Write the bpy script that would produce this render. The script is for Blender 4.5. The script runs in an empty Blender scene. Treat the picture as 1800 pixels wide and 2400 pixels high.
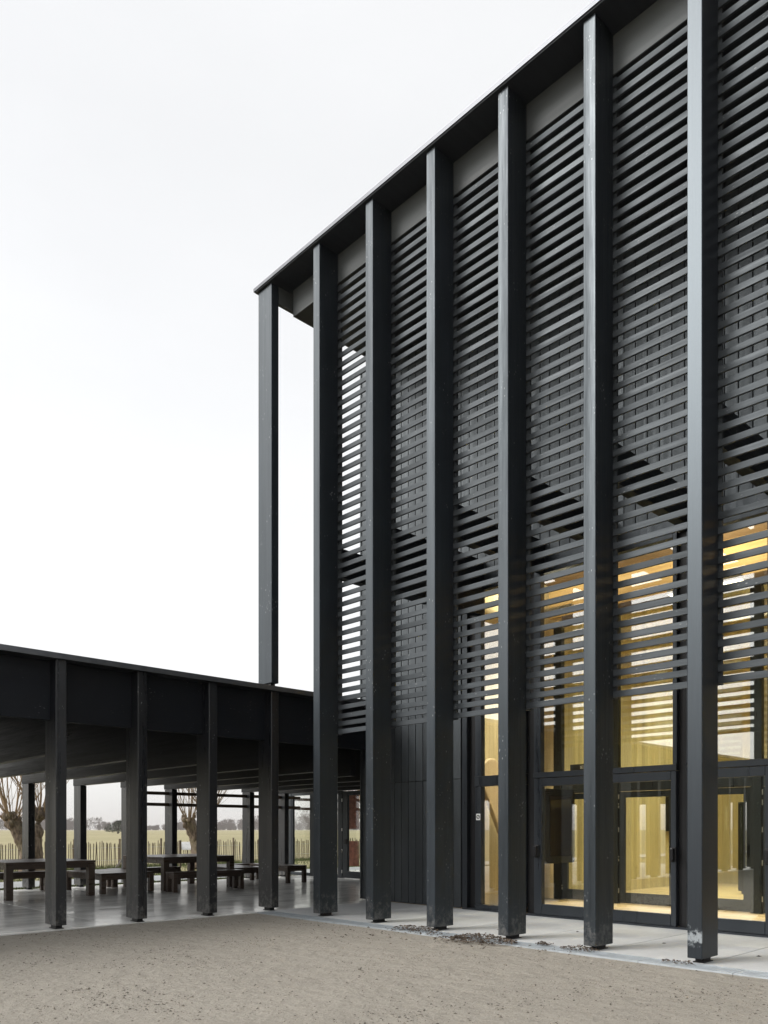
import bpy, bmesh, math, random
from mathutils import Vector, Matrix, noise as mnoise
random.seed(7)
R = math.radians
SC = bpy.context.scene
COL = SC.collection

# ------------------------------------------------------------------ camera, sky, sun, exposure
cam_d = bpy.data.cameras.new('camera')
cam = bpy.data.objects.new('camera', cam_d)
COL.objects.link(cam)
cam.location = (-8.1147, -11.2130, 1.4)
cam.rotation_euler = (R(90), 0, -0.7666)
cam_d.sensor_fit = 'HORIZONTAL'
cam_d.sensor_width = 36.0
cam_d.lens = 36.0 * 1868.4 / 1800.0
cam_d.shift_y = (1944.385 - 1200.0) / 1800.0
cam_d.clip_start = 0.05
cam_d.clip_end = 8000
SC.camera = cam

SUN_ELEV, SUN_AZ = R(35), math.atan2(-0.90, 0.43)      # azimuth measured from +Y towards +X
world = bpy.data.worlds.new('World')
SC.world = world
world.use_nodes = True
wn, wl = world.node_tree.nodes, world.node_tree.links
wn.clear()
w_out = wn.new('ShaderNodeOutputWorld')
w_bg = wn.new('ShaderNodeBackground')
w_sky = wn.new('ShaderNodeTexSky')
w_sky.sky_type = 'NISHITA'
w_sky.sun_disc = False
w_sky.sun_elevation = SUN_ELEV
w_sky.sun_rotation = SUN_AZ
w_sky.altitude = 0
w_sky.air_density = 1.0
w_sky.dust_density = 3.5
w_sky.ozone_density = 1.0
w_hsv = wn.new('ShaderNodeHueSaturation')
w_hsv.inputs['Saturation'].default_value = 0.30
w_mix = wn.new('ShaderNodeMix')
w_mix.data_type = 'RGBA'
w_mix.inputs[0].default_value = 0.5
w_mix.inputs[7].default_value = (8.6, 8.8, 8.95, 1)   # thin even cloud veil in front of the clear sky
w_bg.inputs['Strength'].default_value = 0.15
w_tc = wn.new('ShaderNodeTexCoord')
w_map = wn.new('ShaderNodeMapping')
w_map.inputs['Scale'].default_value = (1.0, 1.0, 2.6)
w_cl = wn.new('ShaderNodeTexNoise')                      # faint uneven cloud
w_cl.inputs['Scale'].default_value = 1.6
w_cl.inputs['Detail'].default_value = 5.0
w_mr = wn.new('ShaderNodeMapRange')
for _k, _v in ((1, 0.3), (2, 0.7), (3, 0.94), (4, 1.06)): w_mr.inputs[_k].default_value = _v
w_vm = wn.new('ShaderNodeVectorMath')
w_vm.operation = 'SCALE'
w_vm.inputs[0].default_value = (7.85, 7.84, 7.76)
wl.new(w_tc.outputs['Generated'], w_map.inputs[0])
wl.new(w_map.outputs[0], w_cl.inputs['Vector'])
wl.new(w_cl.outputs['Fac'], w_mr.inputs[0])
wl.new(w_mr.outputs[0], w_vm.inputs['Scale'])
wl.new(w_vm.outputs[0], w_mix.inputs[7])
wl.new(w_sky.outputs[0], w_hsv.inputs['Color'])
wl.new(w_hsv.outputs[0], w_mix.inputs[6])
wl.new(w_mix.outputs[2], w_bg.inputs['Color'])
wl.new(w_bg.outputs[0], w_out.inputs['Surface'])

sun_d = bpy.data.lights.new('sun', 'SUN')
sun_d.energy = 2.1
sun_d.angle = R(26)
sun_d.color = (1.0, 0.985, 0.965)
sun = bpy.data.objects.new('sun', sun_d)
COL.objects.link(sun)
sdir = Vector((math.sin(SUN_AZ) * math.cos(SUN_ELEV), math.cos(SUN_AZ) * math.cos(SUN_ELEV), math.sin(SUN_ELEV)))
sun.rotation_euler = sdir.to_track_quat('Z', 'Y').to_euler()
sun.location = sdir * 60

SC.view_settings.view_transform = 'Standard'
SC.view_settings.look = 'None'
SC.view_settings.exposure = 0.32
SC.view_settings.gamma = 1.0
SC.view_settings.use_curve_mapping = False
SC.render.engine = 'CYCLES'
SC.cycles.max_bounces = 7
SC.cycles.diffuse_bounces = 3
SC.cycles.glossy_bounces = 4
SC.cycles.transparent_max_bounces = 24
SC.cycles.volume_bounces = 0

# ------------------------------------------------------------------ helpers
WLOC = {}


def tag(o, label=None, cat=None, group=None, kind=None):
    if label: o['label'] = label
    if cat: o['category'] = cat
    if group: o['group'] = group
    if kind: o['kind'] = kind
    return o


def wloc(p):
    return WLOC.get(p.name, Vector((0, 0, 0))) if p else Vector((0, 0, 0))


def empty(name, loc, label=None, cat=None, group=None, parent=None, rz=0.0):
    o = bpy.data.objects.new(name, None)
    o.empty_display_size = 0.2
    COL.objects.link(o)
    o.parent = parent
    o.location = Vector(loc) - wloc(parent)
    o.rotation_euler = (0, 0, rz)
    WLOC[o.name] = Vector(loc)
    return tag(o, label, cat, group)


def link(name, mesh, mat, parent=None, loc=(0, 0, 0), rot=None, world=True):
    o = bpy.data.objects.new(name, mesh)
    COL.objects.link(o)
    if mat is not None and len(mesh.materials) == 0:
        mesh.materials.append(mat)
    o.parent = parent
    l = Vector(loc)
    WLOC[o.name] = l.copy()
    o.location = l - wloc(parent) if world else l
    if rot: o.rotation_euler = rot
    return o


_bc = {}


def box_mesh(sx, sy, sz, bev=0.0, mat=None, key=None):
    k = (round(sx, 4), round(sy, 4), round(sz, 4), bev, mat.name if mat else '', key)
    if k in _bc: return _bc[k]
    bm = bmesh.new()
    bmesh.ops.create_cube(bm, size=1.0)
    bmesh.ops.scale(bm, vec=(sx, sy, sz), verts=bm.verts)
    if bev > 0:
        bmesh.ops.bevel(bm, geom=bm.edges[:], offset=bev, segments=1, affect='EDGES', profile=0.5)
    me = bpy.data.meshes.new('box')
    bm.to_mesh(me)
    bm.free()
    if mat: me.materials.append(mat)
    _bc[k] = me
    return me


def box(name, a, b, mat, parent=None, bev=0.0, key=None):
    """box between two world corners"""
    a, b = Vector(a), Vector(b)
    s = b - a
    me = box_mesh(abs(s.x), abs(s.y), abs(s.z), bev, mat, key)
    return link(name, me, mat, parent, (a + b) / 2)


def pydata(name, verts, faces, mat, parent=None, loc=(0, 0, 0), smooth=False):
    me = bpy.data.meshes.new(name)
    me.from_pydata([tuple(v) for v in verts], [], faces)
    if smooth:
        me.polygons.foreach_set('use_smooth', [True] * len(me.polygons))
    me.materials.append(mat)
    me.update()
    return link(name, me, mat, parent, loc)


class MB:
    """collects geometry for one mesh"""
    def __init__(s): s.v, s.f = [], []

    def box(s, a, b):
        x0, y0, z0 = a; x1, y1, z1 = b
        n = len(s.v)
        s.v += [(x0, y0, z0), (x1, y0, z0), (x1, y1, z0), (x0, y1, z0), (x0, y0, z1), (x1, y0, z1), (x1, y1, z1), (x0, y1, z1)]
        s.f += [(n, n + 3, n + 2, n + 1), (n + 4, n + 5, n + 6, n + 7), (n, n + 1, n + 5, n + 4), (n + 1, n + 2, n + 6, n + 5), (n + 2, n + 3, n + 7, n + 6), (n + 3, n, n + 4, n + 7)]

    def tube(s, pts, rad, n=6, cap=True):
        base = len(s.v)
        pts = [Vector(p) for p in pts]
        for i, p in enumerate(pts):
            d = (pts[min(i + 1, len(pts) - 1)] - pts[max(i - 1, 0)])
            if d.length < 1e-9: d = Vector((0, 0, 1))
            d.normalize()
            u = d.orthogonal().normalized() if abs(d.z) > 0.99 else d.cross(Vector((0, 0, 1))).normalized()
            w = d.cross(u)
            r = rad[i] if isinstance(rad, (list, tuple)) else rad
            for k in range(n):
                t = 2 * math.pi * k / n
                s.v.append(p + u * (r * math.cos(t)) + w * (r * math.sin(t)))
        for i in range(len(pts) - 1):
            for k in range(n):
                a = base + i * n + k; b = base + i * n + (k + 1) % n
                s.f.append((a, b, b + n, a + n))
        if cap:
            s.f.append(tuple(base + k for k in range(n))[::-1])
            s.f.append(tuple(base + (len(pts) - 1) * n + k for k in range(n)))

    def prism(s, outline, y0, y1):
        """outline in xz, extruded along y"""
        n = len(outline); b = len(s.v)
        s.v += [(x, y0, z) for x, z in outline] + [(x, y1, z) for x, z in outline]
        s.f.append(tuple(b + i for i in range(n)))
        s.f.append(tuple(b + n + i for i in range(n))[::-1])
        for i in range(n):
            j = (i + 1) % n
            s.f.append((b + i, b + n + i, b + n + j, b + j))

    def build(s, name, mat, parent=None, loc=(0, 0, 0), smooth=False):
        return pydata(name, s.v, s.f, mat, parent, loc, smooth)


# ------------------------------------------------------------------ materials
class NT:
    def __init__(s, name):
        s.m = bpy.data.materials.new(name)
        s.m.use_nodes = True
        s.t = s.m.node_tree
        s.t.nodes.clear()
        s.out = s.t.nodes.new('ShaderNodeOutputMaterial')

    def n(s, typ, **kw):
        nd = s.t.nodes.new('ShaderNode' + typ)
        ins = kw.pop('ins', {})
        for k, v in kw.items(): setattr(nd, k, v)
        for k, v in ins.items():
            if hasattr(v, 'links') or isinstance(v, bpy.types.NodeSocket): s.t.links.new(v, nd.inputs[k])
            else: nd.inputs[k].default_value = v
        return nd

    def coords(s, scale=(1, 1, 1), rnd=True, kind='Object'):
        tc = s.n('TexCoord')
        v = tc.outputs[kind]
        if rnd:
            oi = s.n('ObjectInfo')
            mul = s.n('Math', operation='MULTIPLY', ins={0: oi.outputs['Random'], 1: 57.0})
            add = s.n('VectorMath', operation='ADD', ins={0: v, 1: mul.outputs[0]})
            v = add.outputs[0]
        mp = s.n('Mapping', ins={'Vector': v, 'Scale': scale})
        return mp.outputs[0]

    def noise(s, vec, scale, detail=4, rough=0.55):
        return s.n('TexNoise', ins={'Vector': vec, 'Scale': scale, 'Detail': detail, 'Roughness': rough}).outputs['Fac']

    def ramp(s, fac, stops):
        r = s.n('ValToRGB', ins={'Fac': fac})
        el = r.color_ramp.elements
        while len(el) < len(stops): el.new(0.5)
        for e, (p, c) in zip(el, stops):
            e.position = p
            e.color = (*c, 1) if len(c) == 3 else c
        return r.outputs['Color']

    def mix(s, fac, a, b, blend='MIX'):
        m = s.n('Mix', data_type='RGBA', blend_type=blend)
        for idx, v in ((0, fac), (6, a), (7, b)):
            if isinstance(v, bpy.types.NodeSocket): s.t.links.new(v, m.inputs[idx])
            else: m.inputs[idx].default_value = v if idx == 0 else (*v, 1)
        return m.outputs[2]

    def mrange(s, v, a, b, c, d):
        return s.n('MapRange', ins={0: v, 1: a, 2: b, 3: c, 4: d}).outputs[0]

    def bump(s, h, dist=0.01, strength=0.5, normal=None):
        ins = {'Height': h, 'Distance': dist, 'Strength': strength}
        if normal is not None: ins['Normal'] = normal
        return s.n('Bump', ins=ins).outputs[0]

    def pbsdf(s, base, rough=0.5, normal=None, spec=0.5, metal=0.0, coat=0.0, tint=None):
        p = s.n('BsdfPrincipled')
        for k, v in (('Base Color', base), ('Roughness', rough), ('Normal', normal), ('Specular IOR Level', spec), ('Metallic', metal), ('Coat Weight', coat)):
            if v is None: continue
            if isinstance(v, bpy.types.NodeSocket): s.t.links.new(v, p.inputs[k])
            else: p.inputs[k].default_value = (*v, 1) if k == 'Base Color' else v
        if tint: p.inputs['Specular Tint'].default_value = (*tint, 1)
        s.t.links.new(p.outputs[0], s.out.inputs['Surface'])
        return s.m


def timber(name, base, var, grain, rough, spec, bump=0.3, specks=0.0, tint=None, spread=0.19, dirt=0.0):
    """painted or stained timber, grain: axis index along which the fibres run"""
    m = NT(name)
    sc = [14, 14, 14]; sc[grain] = 0.7
    v = m.coords(tuple(sc))
    g = m.noise(v, 3.0, 6, 0.65)
    v2 = m.coords((1, 1, 1))
    blot = m.noise(v2, 2.3, 3)
    oi = m.n('ObjectInfo')
    tone = m.n('Math', operation='ADD', ins={0: m.n('Math', operation='MULTIPLY', ins={0: g, 1: 0.55}).outputs[0], 1: m.n('Math', operation='MULTIPLY', ins={0: blot, 1: 0.45}).outputs[0]}).outputs[0]
    col = m.ramp(tone, [(0.30, tuple(c * (1 - var) for c in base)), (0.70, tuple(c * (1 + var) for c in base))])
    br = m.mrange(oi.outputs['Random'], 0, 1, 1 - spread, 1 + spread)
    col = m.mix(1.0, col, m.n('CombineColor', ins={0: br, 1: br, 2: br}).outputs[0], 'MULTIPLY')
    if dirt:                                    # splashed dust and scuffs low on the posts
        ps = m.n('SeparateXYZ', ins={0: m.n('NewGeometry').outputs['Position']})
        low = m.mrange(ps.outputs[2], 0.06, 0.75, 0.20, -0.10)
        dn = m.noise(m.coords((6, 6, 5)), 2.0, 6, 0.75)
        df_ = m.mrange(m.n('Math', operation='ADD', ins={0: dn, 1: low}).outputs[0], 0.60, 0.80, 0.0, dirt)
        col = m.mix(df_, col, (0.16, 0.155, 0.145))
    if specks:
        sv = m.coords((1, 1, 1)); st = [38, 38, 38]; st[grain] = 15
        vs = m.n('Mapping', ins={'Vector': sv, 'Scale': tuple(st)}).outputs[0]
        vo = m.n('TexVoronoi', ins={'Vector': vs, 'Scale': 0.8, 'Randomness': 1.0})
        gate = m.noise(sv, 3.1, 3)
        d = m.mrange(vo.outputs['Distance'], 0.08, 0.20, 1.0, 0.0)
        gt = m.mrange(gate, 0.55, 0.68, 0.0, specks)
        f = m.n('Math', operation='MULTIPLY', ins={0: d, 1: gt}).outputs[0]
        col = m.mix(f, col, (0.42, 0.43, 0.42))
    ss = [6, 6, 6]; ss[grain] = 0.12
    sk = m.noise(m.coords(tuple(ss)), 1.6, 4, 0.6)
    rg = m.n('Math', operation='ADD', ins={0: m.mrange(g, 0.3, 0.7, rough - 0.06, rough + 0.10), 1: m.mrange(sk, 0.3, 0.7, -0.10, 0.13)}).outputs[0]
    nrm = m.bump(g, 0.004, bump)
    return m.pbsdf(col, rg, nrm, spec, tint=tint)


M = {}
M['post'] = timber('black_painted_post', (0.0075, 0.0098, 0.0130), 0.50, 2, 0.43, 0.66, 0.42, 0.85, (0.82, 0.93, 1.0), 0.25, 0.6)
M['postw'] = timber('black_painted_canopy_post', (0.0055, 0.0065, 0.009), 0.50, 2, 0.34, 0.62, 0.42, 0.85, None, 0.25, 0.6)
M['slat'] = timber('black_stained_slat', (0.033, 0.037, 0.041), 0.40, 1, 0.50, 0.45, 0.6, 0.5, (0.86, 0.95, 1.0), 0.30)
M['board'] = timber('black_stained_board', (0.022, 0.025, 0.028), 0.45, 2, 0.46, 0.75, 0.6, 0.15, (0.86, 0.95, 1.0), 0.34)
M['joist'] = timber('black_glulam_joist', (0.0055, 0.006, 0.007), 0.3, 1, 0.38, 0.22, 0.3, 0.2)
M['beam'] = timber('black_glulam_beam', (0.0050, 0.0065, 0.0095), 0.3, 0, 0.5, 0.18, 0.3, 0.25)
M['soffit'] = timber('dark_soffit_panel', (0.016, 0.018, 0.022), 0.15, 0, 0.5, 0.3, 0.1)
M['fascia'] = timber('grey_fascia_panel', (0.070, 0.076, 0.078), 0.12, 1, 0.6, 0.3, 0.1)
M['frame'] = timber('black_frame', (0.011, 0.013, 0.017), 0.15, 2, 0.36, 0.6, 0.08, 0.0, (0.85, 0.94, 1.0))
M['rail'] = timber('brown_rail', (0.10, 0.062, 0.036), 0.3, 0, 0.5, 0.4, 0.3)
M['table'] = timber('dark_brown_table_wood', (0.085, 0.058, 0.042), 0.4, 0, 0.32, 0.6, 0.3)


def wood(name, base, dark, grain, plank=0.12, seam_axis=0):
    m = NT(name)
    sc = [9, 9, 9]; sc[grain] = 0.5
    v = m.coords(tuple(sc), rnd=False)
    g = m.noise(v, 2.5, 6, 0.6)
    tc = m.n('TexCoord')
    sep = m.n('SeparateXYZ', ins={0: tc.outputs['Object']})
    ax = sep.outputs[seam_axis]
    dv = m.n('Math', operation='DIVIDE', ins={0: ax, 1: plank}).outputs[0]
    fr = m.n('Math', operation='FRACT', ins={0: dv}).outputs[0]
    fl = m.n('Math', operation='FLOOR', ins={0: dv}).outputs[0]
    wn_ = m.n('TexWhiteNoise', noise_dimensions='1D', ins={'W': fl}).outputs['Value']
    seam = m.n('Math', operation='LESS_THAN', ins={0: fr, 1: 0.035}).outputs[0]
    col = m.ramp(g, [(0.28, dark), (0.62, base)])
    br = m.mrange(wn_, 0, 1, 0.80, 1.12)
    col = m.mix(1.0, col, m.n('CombineColor', ins={0: br, 1: br, 2: br}).outputs[0], 'MULTIPLY')
    kv = m.coords((4.0, 4.0, 1.6), rnd=False)
    vo = m.n('TexVoronoi', ins={'Vector': kv, 'Scale': 1.1, 'Randomness': 1.0}).outputs['Distance']
    kn = m.mrange(vo, 0.03, 0.08, 0.8, 0.0)
    col = m.mix(kn, col, tuple(c * 0.35 for c in dark))
    col = m.mix(m.n('Math', operation='MULTIPLY', ins={0: seam, 1: 0.45}).outputs[0], col, tuple(c * 0.5 for c in dark))
    return m.pbsdf(col, 0.5, m.bump(g, 0.003, 0.2), 0.4)


M['wood_wall'] = wood('pale_timber_wall', (0.62, 0.54, 0.36), (0.50, 0.42, 0.25), 2, 0.13, 0)
M['wood_wall_y'] = wood('pale_timber_back_wall', (0.62, 0.54, 0.36), (0.50, 0.42, 0.25), 2, 0.13, 1)
M['wood_beam'] = wood('pale_timber_beam', (0.66, 0.47, 0.22), (0.54, 0.35, 0.15), 1, 0.4, 2)
M['wood_floor'] = wood('timber_floor', (0.42, 0.33, 0.21), (0.32, 0.24, 0.14), 1, 0.14, 0)
M['paddle'] = wood('carved_pale_wood', (0.80, 0.66, 0.46), (0.70, 0.54, 0.34), 2, 3.0, 1)
M['wood_dark'] = timber('dark_brown_ceiling', (0.10, 0.065, 0.035), 0.3, 1, 0.6, 0.3)


def plain(name, col, rough=0.5, metal=0.0, spec=0.5, nz=0.12):
    m = NT(name)
    v = m.coords((1, 1, 1))
    g = m.noise(v, 9.0, 4)
    c = m.ramp(g, [(0.3, tuple(x * (1 - nz) for x in col)), (0.7, tuple(x * (1 + nz) for x in col))])
    return m.pbsdf(c, m.mrange(g, 0.3, 0.7, max(0.02, rough - 0.05), rough + 0.05), None, spec, metal)


M['steel'] = plain('galvanised_steel', (0.42, 0.455, 0.48), 0.5, 0.45)
M['flash'] = plain('roof_edge_metal', (0.10, 0.105, 0.115), 0.35, 0.6)
M['black'] = plain('matt_black', (0.006, 0.006, 0.007), 0.45, 0, 0.35)
M['screen'] = plain('dark_screen_glass', (0.014, 0.011, 0.010), 0.10, 0, 0.6)
M['white'] = plain('white_print', (0.75, 0.75, 0.73), 0.5)
M['hinge'] = plain('satin_hinge', (0.6, 0.6, 0.6), 0.3, 0.8)
M['rust'] = plain('rust_red_panel', (0.46, 0.16, 0.10), 0.55, nz=0.35)
M['drop'] = plain('dried_white_mark', (0.62, 0.63, 0.62), 0.7)


def glass(name, tint, boost):
    m = NT(name)
    geo = m.n('NewGeometry')
    ior = m.mrange(geo.outputs['Backfacing'], 0, 1, 1.52, 1 / 1.52)
    fr = m.n('Fresnel', ins={'IOR': ior})
    f = m.n('Math', operation='MULTIPLY', use_clamp=True, ins={0: fr.outputs[0], 1: boost}).outputs[0]
    tr = m.n('BsdfTransparent', ins={'Color': (*tint, 1)})
    gl = m.n('BsdfGlossy', ins={'Color': (0.95, 0.97, 1.0, 1), 'Roughness': 0.0})
    mx = m.n('MixShader', ins={0: f, 1: tr.outputs[0], 2: gl.outputs[0]})
    m.t.links.new(mx.outputs[0], m.out.inputs['Surface'])
    return m.m


M['glass'] = glass('window_glass', (0.93, 0.95, 0.90), 3.4)
M['glass_in'] = glass('inner_window_glass', (0.92, 0.95, 0.84), 1.1)
M['glass_clear'] = glass('pavilion_glass', (0.95, 0.96, 0.94), 1.0)


def concrete(name, base, rough_lo, rough_hi, sheen=None):
    m = NT(name)
    v = m.coords((1, 1, 1), kind='Object')
    a = m.noise(v, 1.3, 5, 0.6)
    b = m.noise(v, 26.0, 4, 0.6)
    c = m.ramp(a, [(0.3, tuple(x * 0.84 for x in base)), (0.7, tuple(x * 1.10 for x in base))])
    c = m.mix(0.18, c, m.ramp(b, [(0.3, tuple(x * 0.7 for x in base)), (0.7, tuple(x * 1.2 for x in base))]))
    sp = m.noise(v, 4.5, 5, 0.7)
    c = m.mix(m.mrange(sp, 0.66, 0.74, 0, 0.35), c, tuple(x * 0.45 for x in base))
    st = m.coords((0.9, 2.6, 1))
    w = m.noise(st, 1.1, 4, 0.6)
    r = m.mrange(w, 0.40, 0.62, rough_lo, rough_hi)
    h = m.noise(m.coords((1, 2.2, 1)), 2.2, 3)
    if sheen:                                   # sealed floor: matt body with a thin polished coat
        nb_ = m.bump(h, 0.006, 0.08)
        df = m.n('BsdfDiffuse', ins={'Color': c})
        gs = m.n('BsdfGlossy', ins={'Color': (1.0, 0.98, 0.95, 1), 'Roughness': r, 'Normal': nb_})
        mx = m.n('MixShader', ins={0: m.mrange(w, 0.40, 0.62, sheen * 1.25, sheen * 0.75), 1: df.outputs[0], 2: gs.outputs[0]})
        m.t.links.new(mx.outputs[0], m.out.inputs['Surface'])
        return m.m
    return m.pbsdf(c, r, m.bump(h, 0.006, 0.06, m.bump(b, 0.001, 0.10)), 0.5)


M['slab'] = concrete('pale_concrete_slab', (0.54, 0.55, 0.55), 0.5, 0.75)
M['terrace'] = concrete('polished_terrace_concrete', (0.92, 0.92, 0.89), 0.10, 0.26, 0.34)
M['path'] = concrete('path_concrete', (0.36, 0.37, 0.37), 0.6, 0.8)


def sand_mat():
    m = NT('compacted_sand')
    v = m.coords((1, 1, 1), rnd=False)
    a = m.noise(v, 0.55, 5, 0.6)
    b = m.noise(v, 7.0, 6, 0.7)
    f = m.noise(v, 70.0, 5, 0.75)
    base = (0.405, 0.372, 0.318)
    a2 = m.noise(m.coords((0.35, 0.9, 1), rnd=False), 1.1, 5, 0.65)
    c = m.ramp(a, [(0.30, tuple(x * 0.74 for x in base)), (0.70, tuple(x * 1.14 for x in base))])
    c = m.mix(m.mrange(a2, 0.45, 0.68, 0.0, 0.55), c, (0.24, 0.215, 0.18))
    c = m.mix(0.45, c, m.ramp(b, [(0.30, (0.20, 0.18, 0.15)), (0.5, base), (0.75, (0.37, 0.34, 0.295))]))
    c = m.mix(0.62, c, m.ramp(f, [(0.28, (0.12, 0.105, 0.088)), (0.48, base), (0.72, (0.43, 0.40, 0.355))]))  # fine dark grain in the colour stands for the small shadows of crumbs
    vo = m.n('TexVoronoi', ins={'Vector': v, 'Scale': 30.0, 'Randomness': 1.0})
    c = m.mix(m.mrange(vo.outputs['Distance'], 0.05, 0.12, 0.35, 0.0), c, (0.38, 0.36, 0.33))
    h = m.n('Math', operation='ADD', ins={0: m.n('Math', operation='MULTIPLY', ins={0: b, 1: 1.0}).outputs[0], 1: m.n('Math', operation='MULTIPLY', ins={0: f, 1: 0.35}).outputs[0]}).outputs[0]
    mid = m.noise(m.coords((1, 1, 1), rnd=False), 2.6, 4, 0.6)
    return m.pbsdf(c, 0.9, m.bump(h, 0.05, 1.0, m.bump(mid, 0.14, 0.7)), 0.2)


M['sand'] = sand_mat()


def field_mat():
    m = NT('winter_pasture')
    v = m.coords((1, 1, 1), rnd=False)
    st = m.coords((0.010, 0.035, 1), rnd=False)
    a = m.noise(st, 1.0, 6, 0.6)
    b = m.noise(v, 0.5, 6, 0.65)
    f = m.noise(v, 5.0, 4, 0.7)
    c = m.ramp(a, [(0.30, (0.27, 0.245, 0.145)), (0.5, (0.37, 0.325, 0.205)), (0.70, (0.47, 0.40, 0.265))])
    c = m.mix(0.45, c, m.ramp(b, [(0.3, (0.21, 0.20, 0.11)), (0.7, (0.40, 0.355, 0.215))]))
    c = m.mix(0.3, c, m.ramp(f, [(0.3, (0.17, 0.165, 0.075)), (0.7, (0.36, 0.32, 0.17))]))
    return m.pbsdf(c, 0.95, m.bump(b, 0.3, 0.3), 0.1)


M['field'] = field_mat()
M['grass'] = plain('grass_blades', (0.10, 0.125, 0.045), 0.8, 0, 0.2, 0.4)
M['leaf'] = plain('dry_brown_leaf', (0.105, 0.080, 0.060), 0.8, 0, 0.3, 0.5)
M['debris'] = plain('dark_twig_debris', (0.13, 0.115, 0.095), 0.9, 0, 0.2, 0.4)
M['pebble'] = plain('pale_pebble', (0.30, 0.28, 0.25), 0.85, 0, 0.3, 0.25)
M['bark'] = None
M['paling'] = timber('weathered_paling', (0.13, 0.105, 0.075), 0.35, 2, 0.8, 0.2, 0.5)
M['strut'] = timber('grey_weathered_timber', (0.30, 0.27, 0.24), 0.3, 2, 0.8, 0.2, 0.4)
M['far'] = plain('bare_far_twigs', (0.05, 0.036, 0.030), 0.95, 0, 0.1, 0.3)
M['pine'] = plain('far_pine_needles', (0.045, 0.055, 0.040), 0.9, 0, 0.1, 0.3)


def bark():
    m = NT('willow_bark')
    v = m.coords((7, 7, 1.6), rnd=False)
    a = m.noise(v, 2.2, 7, 0.7)
    mo = m.noise(m.coords((1, 1, 1), rnd=False), 2.0, 4)
    c = m.ramp(a, [(0.34, (0.045, 0.035, 0.026)), (0.52, (0.15, 0.115, 0.085)), (0.68, (0.26, 0.205, 0.155))])
    c = m.mix(m.mrange(mo, 0.5, 0.7, 0, 0.5), c, (0.14, 0.135, 0.07))
    return m.pbsdf(c, 0.9, m.bump(a, 0.05, 0.9), 0.2)


M['bark'] = bark()
M['twig'] = timber('willow_shoot', (0.24, 0.17, 0.10), 0.3, 2, 0.6, 0.3, 0.2)


def scuff_mat():
    """the black post with the worn white patch near its foot"""
    m = NT('black_post_with_worn_patch')
    tc = m.n('TexCoord')
    v = m.n('Mapping', ins={'Vector': tc.outputs['Object'], 'Scale': (14, 14, 0.7)}).outputs[0]
    g = m.noise(v, 3.0, 6, 0.65)
    col = m.ramp(g, [(0.3, (0.009, 0.010, 0.013)), (0.7, (0.014, 0.016, 0.020))])
    sep = m.n('SeparateXYZ', ins={0: tc.outputs['Object']})
    n1 = m.noise(m.n('Mapping', ins={'Vector': tc.outputs['Object'], 'Scale': (9, 9, 7)}).outputs[0], 2.2, 6, 0.75)
    d = m.n('Math', operation='ABSOLUTE', ins={0: m.n('Math', operation='ADD', ins={0: sep.outputs[2], 1: 5.375 - 0.22}).outputs[0]}).outputs[0]
    band = m.mrange(d, 0.02, 0.19, 0.22, -0.15)
    f = m.mrange(m.n('Math', operation='ADD', ins={0: n1, 1: band}).outputs[0], 0.60, 0.72, 0, 1)
    front = m.n('Math', operation='LESS_THAN', ins={0: sep.outputs[0], 1: -0.185}).outputs[0]
    f = m.n('Math', operation='MULTIPLY', use_clamp=True, ins={0: f, 1: front}).outputs[0]
    col = m.mix(f, col, (0.25, 0.27, 0.28))
    return m.pbsdf(col, m.mrange(f, 0, 1, 0.36, 0.8), m.bump(g, 0.004, 0.22), 0.62, tint=(0.80, 0.92, 1.0))


M['scuff'] = scuff_mat()

# ------------------------------------------------------------------ setting: ground sheets
S, SCN = 1.2493, 1.2288                  # post spacing of the hall and of the canopy
PY = [-0.0485 - S * i for i in range(12)]
ZTOP = 10.809
XW = 2.65                                # plane of the hall's glazed ground floor

gm = MB()
gm.v = [(-5000, -5000, -0.07), (5000, -5000, -0.07), (5000, 5000, -0.07), (-5000, 5000, -0.07)]
gm.f = [(0, 1, 2, 3)]
tag(gm.build('ground', M['field']), kind='structure')


def sheet(name, x0, x1, y0, y1, z, mat, nx, ny, amp=0.0, kind='structure', fn=None):
    v, f = [], []
    for j in range(ny + 1):
        for i in range(nx + 1):
            x = x0 + (x1 - x0) * i / nx; y = y0 + (y1 - y0) * j / ny
            dz = (math.sin(x * 1.7 + y * .6) * .4 + math.sin(y * 2.3 - x * .8 + 1) * .35 + math.sin(x * 4.1 + y * 3.3) * .15) * amp
            v.append((x, y, z + dz + (fn(x, y) if fn else 0)))
    for j in range(ny):
        for i in range(nx):
            a = j * (nx + 1) + i
            f.append((a, a + 1, a + nx + 2, a + nx + 1))
    o = pydata(name, v, f, mat, smooth=True)
    return tag(o, kind=kind)


sheet('sand_court', -40, -0.28, -40, 0.05, -0.020, M['sand'], 160, 160, 0.010)
tag(box('path', (-40, 9.0, -0.06), (40, 11.3, -0.012), M['path']), kind='structure')

# concrete walkway under the hall's overhang: one slab per bay
wk = empty('walkway', (1.3, -5, 0)); tag(wk, kind='structure')
for i in range(0, 12):
    y1 = PY[i] - 0.007 if i else 0.06
    y0 = PY[i] - S + 0.007 if i else PY[1] + 0.007
    box('paving_slab', (0.03, y0, -0.12), (XW + 0.02, y1, 0.0), M['slab'], wk, 0.003)
# terrace under the canopy
tr = empty('terrace', (-3, 4, 0)); tag(tr, kind='structure')
for i in range(-7, 4):
    x0 = i * SCN * 2 - 0.35
    ys = [0.066, 2.7, 5.35, 8.15]
    for k in range(3):
        x1 = x0 + SCN * 2 - 0.006
        box('paving_slab', (x0, ys[k], -0.12), (x1, ys[k + 1] - 0.006, -0.002), M['terrace'], tr, 0.002)

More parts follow.
